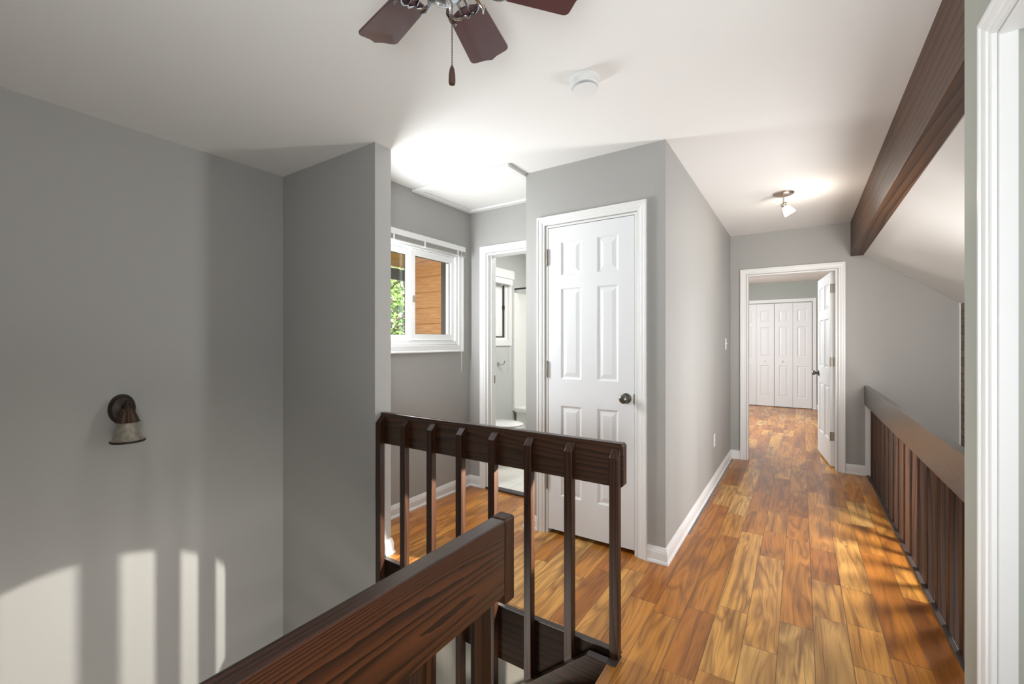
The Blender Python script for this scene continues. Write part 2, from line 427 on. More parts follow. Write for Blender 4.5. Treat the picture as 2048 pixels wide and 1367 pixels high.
struct('wall_bathroom_front', w, M['wall'], 'grey wall around the open bathroom doorway', 'wall')
w = MB(); CX0, CX1, CH = -1.433, -0.816, 2.05
w.box(XC0, CX0, YC, YC+0.115, 0, CEIL).box(CX1, XC1, YC, YC+0.115, 0, CEIL).box(CX0, CX1, YC, YC+0.115, CH, CEIL)
struct('wall_closet_front', w, M['wall'], 'grey wall around the white six panel closet door', 'wall')
struct('wall_closet_side', MB().box(XC0, XC0+0.11, YC+0.115, YB+0.115, 0, CEIL), M['wall'], 'narrow grey side wall of the closet facing the bathroom doorway', 'wall')
struct('wall_hallway', MB().box(XC1-0.115, XC1, YC+0.115, YE, 0, CEIL), M['wall'], 'long light grey hallway wall with the switch and outlet', 'wall')
w = MB(); EX0, EX1, EH = -0.492, 0.300, 1.998
w.box(XC1-0.115, EX0, YE, YE2, 0, CEIL).box(EX0, EX1, YE, YE2, EH, CEIL).box(EX1, 0.51, YE, YE2, 0, CEIL).box(0.51, 2.0, YE+0.004, YE2, LOW, CEIL)
struct('wall_hallway_end', w, M['wall'], 'grey end wall of the hallway around the open bedroom door', 'wall')
w = MB(); RX0 = 1.480
RY0, RY1, RH = 0.62, 1.467, 1.990
w.box(XR, 0.5, RY1, YR, 0, CEIL).box(XR, 0.5, RY0, RY1, RH, CEIL).box(XR, 0.5, BACK, RY0, 0, CEIL)
struct('wall_right', w, M['wall_green'], 'pale sage wall end at the right edge beside the near door casing', 'wall')
struct('wall_right_room', MB().box(0.5, 1.9, 1.60, 1.70, 0, 2.2), M['wall'], 'grey wall inside the doorway at the right edge', 'wall')
struct('wall_brick', MB().box(1.168, 1.45, 3.2, YE+0.003, LOW, 1.66), M['brick'], 'sliver of grey brown brick wall under the sloping ceiling', 'wall')
struct('trim_3', MB().box(1.158, 1.167, YE-0.010, YE+0.003, LOW, 1.622), M['white'], 'thin pale corner strip where the grey wall meets the brick', 'trim')
struct('wall_bedroom_back', MB().box(-1.9, 2.6, YBK, YBK+0.1, 0, CEIL), plain('bedroom_wall_paint', (0.36, 0.385, 0.355), 0.6, bumpy=0.1), 'grey green bedroom back wall around the bifold closet', 'wall')
struct('wall_bedroom_left', MB().box(-1.9, -1.8, 6.3, YBK, 0, CEIL).box(-1.9, -0.77, 6.25, 6.3, 0, CEIL), M['wall'], 'left wall of the bedroom beyond the hallway door', 'wall')
w = MB()
BWX = -3.08; BY0, BY1, BZ0, BZ1 = 3.98, 4.58, 1.30, 2.06
w.box(BWX-0.12, BWX, YB+0.0, BY0, 0, CEIL).box(BWX-0.12, BWX, BY1, 6.2, 0, CEIL).box(BWX-0.12, BWX, BY0, BY1, 0, BZ0).box(BWX-0.12, BWX, BY0, BY1, BZ1, CEIL)
w.box(BWX, -0.78, 5.5, 5.6, 0, CEIL)
struct('wall_bathroom', w, M['bath_wall'], 'pale grey bathroom wall with the small white window', 'wall')

struct('wall_back', MB().box(-3.2, 1.9, BACK-0.1, BACK, LOW, CEIL), M['wall'], 'unseen grey wall behind the landing, added to keep out sky light', 'wall')  # out of view; added to block world light coming from behind

# ------------------------------------------------------------------ beam
struct('ceiling_beam', MB().box(0.402, 0.50, 0.0, YE, 2.107, CEIL+0.05, 0.004), M['beam'], 'long dark brown wooden beam between the flat and sloping ceilings', 'beam')

# ------------------------------------------------------------------ casings and baseboards
CAS = [(0.0, 0.0), (0.0, 0.009), (0.006, 0.011), (0.018, 0.011), (0.022, 0.015), (0.034, 0.017), (0.046, 0.0175), (0.052, 0.021), (0.064, 0.021), (0.068, 0.017), (0.068, 0.0)]
CAS = [(o*0.84, d) for o, d in CAS]
def casing(fn, a0, a1, h, prof=CAS, floor=0.0, reveal=0.006):
    """three-sided mitred casing; fn(a, z, d) -> world"""
    a0 -= reveal; a1 += reveal; h += reveal
    secs = []
    for (sa, sz, base) in ((a0, floor, 0), (a0, h, 1), (a1, h, 1), (a1, floor, 0)):
        sg = -1 if sa == a0 else 1
        secs.append([fn(sa + sg*o, (sz + o) if base else sz, d) for o, d in prof])
    return MB().sweep(secs)
def frame4(fn, a0, a1, z0, z1, prof):
    mb = MB(); secs = []
    for sa, sz, ga, gz in ((a0, z0, -1, -1), (a0, z1, -1, 1), (a1, z1, 1, 1), (a1, z0, 1, -1), (a0, z0, -1, -1)):
        secs.append([fn(sa + ga*o, sz + gz*o, d) for o, d in prof])
    return mb.sweep(secs, caps=False)
def jambs(mb, fnbox, a0, a1, h, t=0.018):
    fnbox(mb, a0, a0+t, 0, h); fnbox(mb, a1-t, a1, 0, h); fnbox(mb, a0, a1, h-t, h); return mb

# closet door casing
cs = casing(lambda a, z, d: (a, YC-d, z), CX0, CX1, CH)
cs.box(CX0, CX0+0.014, YC, YC+0.115, 0, CH).box(CX1-0.014, CX1, YC, YC+0.115, 0, CH).box(CX0+0.014, CX1-0.014, YC, YC+0.115, CH-0.012, CH)
struct('trim_4', cs, M['white'], 'white moulded casing around the six panel closet door', 'door casing')
# bathroom doorway casing
cs = casing(lambda a, z, d: (a, YB-d, z), BX0, BX1, BH)
cs.box(BX0, BX0+0.016, YB, YB+0.115, 0.012, BH).box(BX1-0.016, BX1, YB, YB+0.115, 0.012, BH).box(BX0+0.016, BX1-0.016, YB, YB+0.115, BH-0.016, BH)
cs.box(BX0+0.016, BX0+0.028, YB+0.035, YB+0.075, 0.012, BH-0.016)
struct('trim_5', cs, M['white'], 'white casing and jambs of the open bathroom doorway', 'door casing')
# end wall casing
cs = casing(lambda a, z, d: (a, YE-d, z), EX0, EX1, EH)
cs.box(EX0, EX0+0.014, YE, YE2, 0, EH).box(EX1-0.014, EX1, YE, YE2, 0, EH).box(EX0+0.014, EX1-0.014, YE, YE2, EH-0.014, EH)
struct('trim_6', cs, M['white'], 'white casing around the bedroom doorway at the hallway end', 'door casing')
# near right casing
CASR = [(o*1.0, d) for o, d in CAS]
cs = casing(lambda a, z, d: (XR-d, a, z), RY0, RY1, RH, prof=CASR, reveal=0.005)
cs.box(XR, 0.411, RY1-0.008, RY1, 0, RH).box(XR, 0.411, RY0, RY0+0.008, 0, RH).box(XR, 0.5, RY0+0.008, RY1-0.008, RH-0.008, RH)
struct('trim_7', cs, M['white'], 'white moulded casing of the near doorway at the right edge', 'door casing')

BASE = [(0.0, 0.0), (0.020, 0.0), (0.020, 0.006), (0.017, 0.014), (0.013, 0.019), (0.013, 0.062), (0.011, 0.066), (0.011, 0.072), (0.007, 0.082), (0.005, 0.090), (0.0, 0.092)]
def baseboard(path):
    """path: xy points, wall on the left-hand side, room on the right; profile mitred at corners"""
    P = [Vector((x, y)) for x, y in path]; secs = []
    nr = []
    for a, b in zip(P, P[1:]):
        d = (b-a).normalized(); nr.append(Vector((d.y, -d.x)))
    for i, p in enumerate(P):
        if i == 0: m = nr[0]
        elif i == len(P)-1: m = nr[-1]
        else:
            m = (nr[i-1]+nr[i]); m = m/ (m.dot(nr[i]))
        secs.append([(p.x + m.x*o, p.y + m.y*o, z) for o, z in BASE])
    return MB().sweep(secs)
def base(n, path, label): struct('baseboard_'+n, baseboard(path), M['white'], label, 'baseboard')
co = 0.057+0.006
base('hallway', [(CX1+co, YC), (XC1, YC), (XC1, YE), (EX0-co, YE)], 'white baseboard wrapping from the closet door along the hallway wall')
base('closet', [(XC0, YB), (XC0, YC), (CX0-co, YC)], 'short white baseboard left of the closet door')
base('nook', [(XN, YSB), (XN, YB), (BX0-co, YB)], 'white baseboard below the nook window and beside the bathroom doorway')
base('stub', [(XN+0.022, YSB), (XS, YSB), (XS, 1.765)][::-1], 'short white baseboard end beside the first baluster')
base('hallway_end', [(EX1+co, YE), (0.512, YE)], 'white baseboard right of the bedroom doorway')
base('bedroom', [(0.25, YBK), (2.0, YBK)], 'white baseboard on the bedroom back wall')
struct('trim_8', MB().box(0.512, 0.556, YE-0.016, YE+0.0, 0, 0.676, 0.003), M['white'], 'white upright end board below the hallway railing', 'trim')

# ------------------------------------------------------------------ panel doors
def panel_slab(w, h, t, panels, ring=((0.0, 0.0), (0.006, 0.006), (0.012, 0.0085), (0.016, 0.0085), (0.040, 0.0025))):
    """slab in local coords x 0..w, z 0..h, front face y=0 looking to -y, back y=t; raised panels on both faces"""
    bm = bmesh.new()
    xs = sorted({0, w} | {p[0] for p in panels} | {p[1] for p in panels})
    zs = sorted({0, h} | {p[2] for p in panels} | {p[3] for p in panels})
    inside = lambda x, z: any(p[0] < x < p[1] and p[2] < z < p[3] for p in panels)
    for side in (0, 1):
        yy = lambda d: d if side == 0 else t-d
        V = {}
        def vert(x, z, d=0.0):
            k = (round(x, 5), round(z, 5), round(d, 5))
            if k not in V: V[k] = bm.verts.new((x, yy(d), z))
            return V[k]
        for x0, x1 in zip(xs, xs[1:]):
            for z0, z1 in zip(zs, zs[1:]):
                if not inside((x0+x1)/2, (z0+z1)/2):
                    bm.faces.new([vert(x0, z0), vert(x1, z0), vert(x1, z1), vert(x0, z1)])
        for (x0, x1, z0, z1) in panels:
            prev = None
            for ins, d in ring:
                cur = [vert(x0+ins, z0+ins, d), vert(x1-ins, z0+ins, d), vert(x1-ins, z1-ins, d), vert(x0+ins, z1-ins, d)]
                if prev:
                    for i in range(4): bm.faces.new((prev[i], prev[(i+1) % 4], cur[(i+1) % 4], cur[i]))
                prev = cur
            bm.faces.new(prev)
    # edges
    for a, b in (((0, 0), (w, 0)), ((w, 0), (w, h)), ((w, h), (0, h)), ((0, h), (0, 0))):
        bm.faces.new([bm.verts.new((a[0], 0, a[1])), bm.verts.new((b[0], 0, b[1])), bm.verts.new((b[0], t, b[1])), bm.verts.new((a[0], t, a[1]))])
    bmesh.ops.remove_doubles(bm, verts=bm.verts, dist=1e-5)
    mb = MB(); mb.bm.free(); mb.bm = bm
    return mb
def xf(mb, mat):
    bmesh.ops.transform(mb.bm, matrix=mat, verts=mb.bm.verts); return mb

def knob_parts(parent, pos, axis, mat, dark=None):
    k = MB().lathe([(0.0, 0.066), (0.016, 0.065), (0.024, 0.060), (0.027, 0.050), (0.026, 0.040), (0.020, 0.032), (0.013, 0.026), (0.011, 0.018), (0.011, 0.004)], pos, axis, 28)
    kn = k.build('knob', mat, parent, smooth=True)
    r = MB().lathe([(0.0, 0.010), (0.018, 0.010), (0.028, 0.008), (0.032, 0.003), (0.032, 0.0), (0.0, 0.0)], pos, axis, 28)
    r.build('rose', mat, kn, smooth=True)
    return kn

# closet door (door_1)
dx0, dx1, dz0, dz1 = -1.4165, -0.833, 0.030, 2.034
w, h = dx1-dx0, dz1-dz0
pl = lambda x0, x1, z0, z1: (x0-dx0, x1-dx0, z0-dz0, z1-dz0)
pan = []
for (a, b) in ((-1.322, -1.176), (-1.068, -0.932)):
    pan += [pl(a, b, 1.714, 1.934), pl(a, b, 1.034, 1.628), pl(a, b, 0.262, 0.856)]
d1 = empty('door_1', (dx0, YC+0.003, dz0), 'closed white six panel closet door with a dark round knob', 'door', kind='structure')
xf(panel_slab(w, h, 0.035, pan), Matrix.Translation((dx0, YC+0.003, dz0))).build('slab', M['door'], d1, bevel=0.0015)
knob_parts(d1, (-0.882, YC+0.003, 0.935), (0, -1, 0), M['pewter'])
MB().box(dx1-0.003, dx1+0.004, YC-0.003, YC+0.012, 0.905, 0.965).build('latch', M['hinge'], d1)['label'] = 'dark latch plate'
for z in (1.841, 1.095, 0.348):
    hb = MB()
    for k in range(5): hb.lathe([(0, -0.009), (0.0062, -0.009), (0.0062, 0.009), (0, 0.009)], (dx0-0.005, YC-0.004, z-0.038+k*0.019), (0, 0, 1), 12)
    hb.ball((dx0-0.005, YC-0.004, z+0.051), 0.0055, 10, 6).ball((dx0-0.005, YC-0.004, z-0.051), 0.0055, 10, 6)
    hb.build('hinge', M['hinge'], d1, smooth=True)
struct('closet_shade_sheet', MB().box(CX0-0.05, CX1+0.05, YC+0.1, YC+0.11, 0, CH+0.05), M['dark_gap'], 'near-black sheet standing in for the shade behind the six panel door', 'wall')  # flat near-black sheet: closet shade as colour behind the door gaps

# bedroom door (door_2): hinged right, standing open into the bedroom
hp = Vector((0.285, YE2+0.012, 0.02))
ang = math.radians(96.5)
dw, dh = 0.762, 1.965
pan = []
for (a, b) in ((0.115, 0.335), (0.427, 0.647)):
    pan += [(a, b, 1.60, 1.86), (a, b, 0.98, 1.50), (a, b, 0.25, 0.80)]
rot = Matrix.Translation(hp) @ Matrix.Rotation(ang, 4, 'Z')
d2 = empty('door_2', hp, 'white bedroom door standing open at the hallway end', 'door', kind='structure')
xf(panel_slab(dw, dh, 0.035, pan), rot).build('slab', M['door'], d2, bevel=0.0015)
for sgn in (1, -1):
    p = rot @ Vector((dw-0.065, 0.0 if sgn > 0 else 0.035, 0.90)); ax = (rot.to_3x3() @ Vector((0, -sgn, 0)))
    knob_parts(d2, p, ax, M['pewter'])
for z in (1.80, 1.055, 0.30):
    hm = MB().box(-0.002, 0.001, 0.003, 0.030, z-0.045, z+0.045, 0.0008).box(-0.004, 0.001, 0.026, 0.032, z-0.038, z-0.008).box(-0.004, 0.001, 0.026, 0.032, z+0.008, z+0.038)
    hm.lathe([(0, -0.046), (0.006, -0.046), (0.006, 0.046), (0, 0.046)], (-0.006, 0.036, z), (0, 0, 1), 10)
    xf(hm, rot).build('hinge', M['hinge'], d2)

# bifold closet doors in the bedroom
lw = 0.303; bh = 2.03
cs = casing(lambda a, z, d: (a, YBK-d, z), -1.06, 0.178, 2.045, prof=[(0, 0), (0, 0.014), (0.06, 0.014), (0.062, 0.0)])
struct('trim_9', cs, M['white'], 'white casing around the bifold closet in the bedroom', 'door casing')
for i, (nm, x0, lab) in enumerate((('door_3', -1.054, 'left pair of white bifold closet doors in the bedroom'), ('door_4', -0.437, 'right pair of white bifold closet doors in the bedroom'))):
    bd = empty(nm, (x0, YBK, 0.012), lab, 'door', kind='structure')
    for k in range(2):
        xl = x0 + k*(lw+0.003)
        pan = [(0.075, lw-0.075, 1.66, 1.89), (0.075, lw-0.075, 0.98, 1.56), (0.075, lw-0.075, 0.19, 0.80)]
        s_ = xf(panel_slab(lw, bh-0.012, 0.026, pan), Matrix.Translation((xl, YBK-0.029, 0.012))).build('leaf', M['door'], bd)
        if (i == 0 and k == 1) or (i == 1 and k == 0):
            kx = xl + (lw-0.15 if i == 0 else 0.13)
            MB().lathe([(0, 0.028), (0.013, 0.026), (0.016, 0.018), (0.011, 0.010), (0.008, 0.0)], (kx, YBK-0.0285, 0.90), (0, -1, 0), 16).build('knob', M['white'], s_, smooth=True)

# ------------------------------------------------------------------ nook window and blind
fw = lambda a, z, d: (XN+d, a, z)
WC = [(0.0, 0.0), (0.0, 0.012), (0.008, 0.014), (0.05, 0.016), (0.056, 0.019), (0.066, 0.019), (0.068, 0.0), (0.0, 0.0)]
WC = [(o*0.88, d) for o, d in WC]
struct('trim_10', frame4(fw, WY0-0.004, WY1+0.004, WZ0-0.004, WZ1+0.004, WC), M['white'], 'white casing around the nook window', 'window casing')
w1 = empty('window_1', (XN, (WY0+WY1)/2, WZ0), 'white sliding window of the nook looking out on cedar siding', 'window', kind='structure')
fr = MB(); 
for (a, b, c_, d_) in ((WY0, WY0+0.03, WZ0, WZ1), (WY1-0.022, WY1, WZ0, WZ1), (WY0+0.03, WY1-0.03, WZ0, WZ0+0.03), (WY0+0.03, WY1-0.03, WZ1-0.03, WZ1)):
    fr.box(XN-0.115, XN-0.002, a, b, c_, d_)
fr.box(XN-0.055, XN-0.050, WY0, WY1, WZ0+0.03, WZ0+0.045)
fr.build('frame', M['vinyl'], w1)
def sash(y0, y1, x0, x1, t=0.042, stile_r=None):
    z0, z1 = WZ0+0.033, WZ1-0.033
    m_ = MB().box(x0, x1, y0, y0+t, z0, z1, 0.003).box(x0, x1, y1-(stile_r or t), y1, z0, z1, 0.003)
    m_.box(x0, x1, y0+t, y1-(stile_r or t), z0, z0+t, 0.002).box(x0, x1, y0+t, y1-(stile_r or t), z1-t, z1, 0.002)
    s_ = m_.build('sash', M['vinyl'], w1)
    xm = (x0+x1)/2
    g = MB().box(xm-0.002, xm+0.002, y0+t-0.004, y1-(stile_r or t)+0.004, z0+t-0.004, z1-t+0.004).build('pane', M['glass'], s_)
    sl_ = MB()
    for (a, b, c_, d_) in ((y0+t-0.001, y0+t+0.004, z0+t, z1-t), (y1-(stile_r or t)-0.004, y1-(stile_r or t)+0.001, z0+t, z1-t), (y0+t, y1-t, z0+t, z0+t+0.003), (y0+t, y1-t, z1-t-0.004, z1-t)):
        sl_.box(x0+0.004, x0+0.010, a, b, c_, d_)
    sl_.build('seal', M['rubber'], s_)
    return s_
sash(WY0+0.031, 2.428, XN-0.095, XN-0.065, t=0.042)
sash(2.378, WY1-0.024, XN-0.050, XN-0.020, t=0.05, stile_r=0.034)
MB().box(XN-0.0195, XN-0.008, 2.386, 2.416, 1.585, 1.635, 0.003).build('latch', M['nickel'], w1)['label'] = 'nickel sash latch'

bl = empty('window_blind', (XN, (WY0+WY1)/2, 2.0), 'raised grey mini blind gathered at the top of the nook window', 'blind')
MB().box(XN+0.0195, XN+0.045, WY0-0.05, WY1+0.055, 2.052, 2.096, 0.003).build('valance', M['white'], bl)
bs = MB()
for k in range(5): bs.box(XN+0.021, XN+0.044, WY0-0.045, WY1+0.050, 2.0235+k*0.0056, 2.0272+k*0.0056)
bs.build('slats', M['blind'], bl)
MB().box(XN+0.021, XN+0.045, WY0-0.045, WY1+0.05, 2.010, 2.0215, 0.002).build('bottom_rail', M['blind'], bl)
for y in (2.16, 2.47, 2.86):
    MB().box(XN+0.0205, XN+0.047, y-0.006, y+0.006, 2.008, 2.0518, 0.001).build('ladder_clip', M['plastic'], bl)
MB().tube([(XN+0.05, 2.90, 2.06), (XN+0.05, 2.90, 1.6), (XN+0.045, 2.905, 1.02)], 0.0012, 6).build('cord', M['tassel'], bl)

# attic hatch
hx0, hx1, hy0, hy1 = XN+0.001, XC0+0.0, 2.372, YB-0.001
hat = empty('attic_hatch', ((hx0+hx1)/2, (hy0+hy1)/2, CEIL), 'square attic hatch with white trim in the ceiling above the nook', 'attic hatch')
ft = MB(); tw = 0.055
for (a, b, c_, d_) in ((hx0, hx1, hy0, hy0+tw), (hx0, hx1, hy1-tw, hy1), (hx0, hx0+tw, hy0+tw, hy1-tw), (hx1-tw, hx1, hy0+tw, hy1-tw)):
    ft.box(a, b, c_, d_, CEIL-0.022, CEIL-0.0005, 0.004)
ft.build('trim', M['white'], hat)
MB().box(hx0+tw+0.003, hx1-tw-0.003, hy0+tw+0.003, hy1-tw-0.003, CEIL-0.008, CEIL-0.0005).build('panel', M['ceil'], hat)

# ------------------------------------------------------------------ stair railings
def copy_of(o, parent, loc):
    c_ = o.copy(); COL.objects.link(c_); c_.parent = parent; c_.location = loc
    return c_
# railing along the landing edge
R1 = empty('landing_railing', (-1.34, 1.74, 0), 'dark stained railing with eight balusters along the landing edge', 'railing')
tr = MB().prism([(XS+0.002, 1.737, 0.681), (-0.613, 1.737, 0.681), (-0.601, 1.737, 0.693), (-0.601, 1.737, 0.852), (-0.608, 1.737, 0.861), (XS+0.002, 1.737, 0.861)], (0, 0.038, 0))
tr.build('top_rail', M['rail_x'], R1, bevel=0.003)
def bal_mesh(x, zb):
    return MB().prism([(x, YS+0.002, zb), (x, YS+0.002, 0.806), (x, 1.7365, 0.842), (x, 1.7365, zb)], (0.038, 0, 0))
bx = [-2.072 + k*0.2032 for k in range(8)]
for k in range(7): bal_mesh(bx[k], -0.30 - max(0, -bx[k]-0.733)*0.84).build('baluster', M['baluster'], R1, bevel=0.0025)
bal_mesh(bx[7], 0.0015).build('baluster', M['baluster'], R1, bevel=0.0025)
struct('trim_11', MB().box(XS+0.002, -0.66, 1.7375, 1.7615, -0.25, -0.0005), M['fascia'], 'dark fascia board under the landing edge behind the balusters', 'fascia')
struct('trim_12', MB().box(XS+0.002, -0.645, 1.7375, 1.7655, 0.0005, 0.006, 0.001), M['strip'], 'dark edge strip where the plank floor meets the stair opening', 'edge strip')

# near railing in the foreground
R2 = empty('stair_railing', (-0.6, 0.0, 0), 'heavy dark stained railing running out of the foreground beside the stairs', 'railing')
MB().box(-0.616, -0.578, -0.75, 0.848, 0.684, 0.859, 0.003).build('top_rail', M['rail_y'], R2)
MB().prism([(-0.5765, 0.8485, 0.661), (-0.5765, 0.8485, 0.857), (-0.580, 0.8485, 0.861), (-0.6165, 0.8485, 0.861), (-0.6165, 0.8485, 0.70), (-0.662, 0.8485, 0.70), (-0.662, 0.8485, 0.661)], (0, 0.038, 0)).build('end_cap', M['baluster'], R2, bevel=0.003)
n0 = MB().prism([(-0.617, 0.815, -0.249), (-0.617, 0.815, 0.842), (-0.655, 0.815, 0.806), (-0.655, 0.815, -0.249)], (0, 0.033, 0)).build('baluster', M['baluster'], R2, bevel=0.0025)
lc = Vector(n0.location)
for k in range(1, 7): copy_of(n0, R2, lc + Vector((0, -0.2016*k, 0)))
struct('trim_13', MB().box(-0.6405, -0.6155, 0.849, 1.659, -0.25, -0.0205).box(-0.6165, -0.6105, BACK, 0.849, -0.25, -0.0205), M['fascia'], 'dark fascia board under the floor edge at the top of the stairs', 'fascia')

# stair flight going down to the left, with its skirt board
ST = empty('staircase', (-0.72, 1.2, -0.2), 'dark wooden stair flight and sloping skirt board dropping from the landing', 'staircase')
sk = []
dz = 0.84
sk = [(-0.607, 1.66, 0.001), (-0.733, 1.66, 0.001), (-3.0, 1.66, -dz*(3.0-0.733)), (-3.0, 1.66, -dz*(3.0-0.733)-0.33), (-0.66, 1.66, -0.33), (-0.66, 1.66, -0.022), (-0.607, 1.66, -0.022)]
sk = [(-0.6445, 1.66, 0.0012), (-0.733, 1.66, 0.0012), (-3.0, 1.66, -dz*(3.0-0.733)), (-3.0, 1.66, -dz*(3.0-0.733)-0.33), (-0.6445, 1.66, -0.33)]
MB().prism(sk, (0, 0.0375, 0)).build('skirt_board', M['skirt'], ST, bevel=0.002)
MB().box(-0.644, -0.607, 1.6605, 1.736, 0.0006, 0.0012).build('end_block', M['strip'], ST)
for k in range(10):
    z = -0.19*(k+1); x1 = -0.644 - 0.226*k
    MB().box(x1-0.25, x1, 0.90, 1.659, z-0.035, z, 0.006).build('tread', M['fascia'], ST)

# hallway railing
R3 = empty('hallway_railing', (0.54, 3.5, 0), 'dark stained slatted railing along the right side of the hallway', 'railing')
MB().box(0.505, 0.543, 1.70, YE-0.001, 0.680, 0.857, 0.003).build('top_rail', M['hall_rail'], R3)['label'] = 'top board with a grey sheen put into its colour'
h0 = MB().box(0.5435, 0.5895, 2.478, 2.522, -0.24, 0.80).build('baluster', M['hall_baluster'], R3, bevel=0.003)
lc = Vector(h0.location)
ys = [2.478 + 0.1965*k for k in range(-3, 15)]
for k, y in enumerate(ys):
    if abs(y-2.478) < 1e-4 or y > YE-0.06: continue
    copy_of(h0, R3, lc + Vector((0, y-2.478, 0)))
struct('trim_14', MB().box(0.524, 0.5433, YR, YE-0.017, 0.0005, 0.010, 0.002), M['strip'], 'dark strip on the floor at the foot of the hallway railing', 'edge strip')

# ------------------------------------------------------------------ ceiling fan
FO = Vector((-0.76, 0.833, 0)); FZ = 2.225
fan = empty('ceiling_fan', (FO.x, FO.y, CEIL), 'six bladed ceiling fan with dark rosewood blades and chrome arms', 'ceiling fan')
MB().lathe([(0, CEIL-0.0005), (0.075, CEIL-0.0005), (0.078, 2.42), (0.07, 2.39), (0.055, 2.375), (0.05, 2.36), (0, 2.36)], FO, (0, 0, 1), 40).build('canopy', M['chrome'], fan, smooth=True)
MB().lathe([(0, 2.37), (0.06, 2.37), (0.1, 2.355), (0.115, 2.33), (0.115, 2.285), (0.1, 2.262), (0.06, 2.252), (0, 2.252)], FO, (0, 0, 1), 40).build('motor_housing', M['chrome'], fan, smooth=True)
MB().lathe([(0, 2.252), (0.055, 2.252), (0.062, 2.235), (0.062, 2.19), (0.056, 2.168), (0.04, 2.152), (0.02, 2.145), (0, 2.144)], FO, (0, 0, 1), 36).build('switch_housing', M['chrome'], fan, smooth=True)
def blade_outline():
    pts = []
    r0, r1 = 0.150, 0.372
    root, tip = 0.054, 0.066
    half = []
    half.append((r0-0.012, 0.012)); half.append((r0-0.004, 0.030)); half.append((r0+0.002, 0.044)); half.append((r0+0.012, root))
    half.append((r1-0.030, tip))
    for k in range(6):
        t = k/5*math.pi/2*0.9
        half.append((r1-0.026+0.016*math.sin(t), tip-0.016+0.016*math.cos(t)))
    half += [(r1-0.007, 0.036), (r1-0.004, 0.020), (r1+0.002, 0.008), (r1+0.006, 0.0)]
    return [(r, w) for r, w in half] + [(r, -w) for r, w in reversed(half[:-1])]
OUT = blade_outline()
def blade(az):
    R = Matrix.Translation((FO.x, FO.y, FZ)) @ Matrix.Rotation(math.radians(az), 4, 'Z') @ Matrix.Rotation(math.radians(-12), 4, 'X')
    m_ = MB().prism([(r, w, -0.003) for r, w in OUT], (0, 0, 0.006)); xf(m_, R)
    b_ = m_.build('blade', M['fan_blade'], fan, bevel=0.001)
    a_ = MB()
    for s in (1, -1):
        a_.tube([(0.085, 0.012*s, 0.030), (0.108, 0.030*s, 0.012), (0.130, 0.047*s, -0.006), (0.158, 0.050*s, -0.0085), (0.176, 0.044*s, -0.008)], [0.007, 0.007, 0.0065, 0.005, 0.003], 8)
        a_.tube([(0.130, 0.046*s, -0.006), (0.152, 0.036*s, -0.008), (0.162, 0.022*s, -0.008), (0.158, 0.010*s, -0.007), (0.168, 0.0, -0.007)], [0.004, 0.0045, 0.0045, 0.004, 0.004], 8)
        a_.tube([(0.085, 0.006*s, 0.028), (0.115, 0.010*s, 0.004), (0.150, 0.013*s, -0.006)], 0.0045, 8)
    a_.prism([(0.06, -0.022, 0.030), (0.10, -0.018, 0.026), (0.10, 0.018, 0.026), (0.06, 0.022, 0.030)], (0, 0, 0.006))
    xf(a_, R); a_.build('blade_arm', M['chrome'], b_, smooth=True)
for k in range(6): blade(106.5 + 60*k)
cx_, cy_ = -0.752, 0.861+0.0
ch = MB()
n_ = 44
for k in range(n_):
    z = 2.185 - k*(2.185-1.987)/(n_-1); ch.ball((cx_, cy_, z), 0.0018, 8, 5)
ch.tube([(cx_, cy_, 2.19), (cx_, cy_, 1.985)], 0.0006, 6)
ch.build('pull_chain', M['chain'], fan)
MB().lathe([(0, 1.938), (0.0035, 1.9385), (0.0075, 1.940), (0.0085, 1.944), (0.0088, 1.952), (0.0082, 1.966), (0.0062, 1.979), (0.003, 1.987), (0.0015, 1.989), (0, 1.989)], (cx_, cy_, 0), (0, 0, 1), 24).build('chain_pull', M['fob'], fan, smooth=True)

# ------------------------------------------------------------------ smoke detector
sx, sy = -0.800, 1.800
sd = empty('smoke_detector', (sx, sy, CEIL), 'round white smoke detector on the ceiling near the fan', 'smoke detector')
MB().lathe([(0, CEIL-0.0005), (0.066, CEIL-0.0005), (0.067, CEIL-0.006), (0.064, CEIL-0.008), (0, CEIL-0.008)], (sx, sy, 0), (0, 0, 1), 48).build('base_plate', M['plastic'], sd, smooth=True)
MB().lathe([(0.057, CEIL-0.008), (0.058, CEIL-0.018), (0.061, CEIL-0.026), (0.0615, CEIL-0.034), (0.059, CEIL-0.037), (0.050, CEIL-0.037), (0.0, CEIL-0.037)], (sx, sy, 0), (0, 0, 1), 48).build('housing', M['plastic'], sd, smooth=True)
MB().lathe([(0, CEIL-0.0445), (0.040, CEIL-0.0445), (0.040, CEIL-0.0372), (0, CEIL-0.0372)], (sx, sy, 0), (0, 0, 1), 40).build('vent_slot', M['dark_gap'], sd, smooth=True)
MB().lathe([(0, CEIL-0.053), (0.040, CEIL-0.0525), (0.051, CEIL-0.050), (0.0525, CEIL-0.047), (0.051, CEIL-0.0447), (0, CEIL-0.0447)], (sx+0.003, sy, 0), (0, 0, 1), 40).build('cover_disc', M['plastic'], sd, smooth=True)

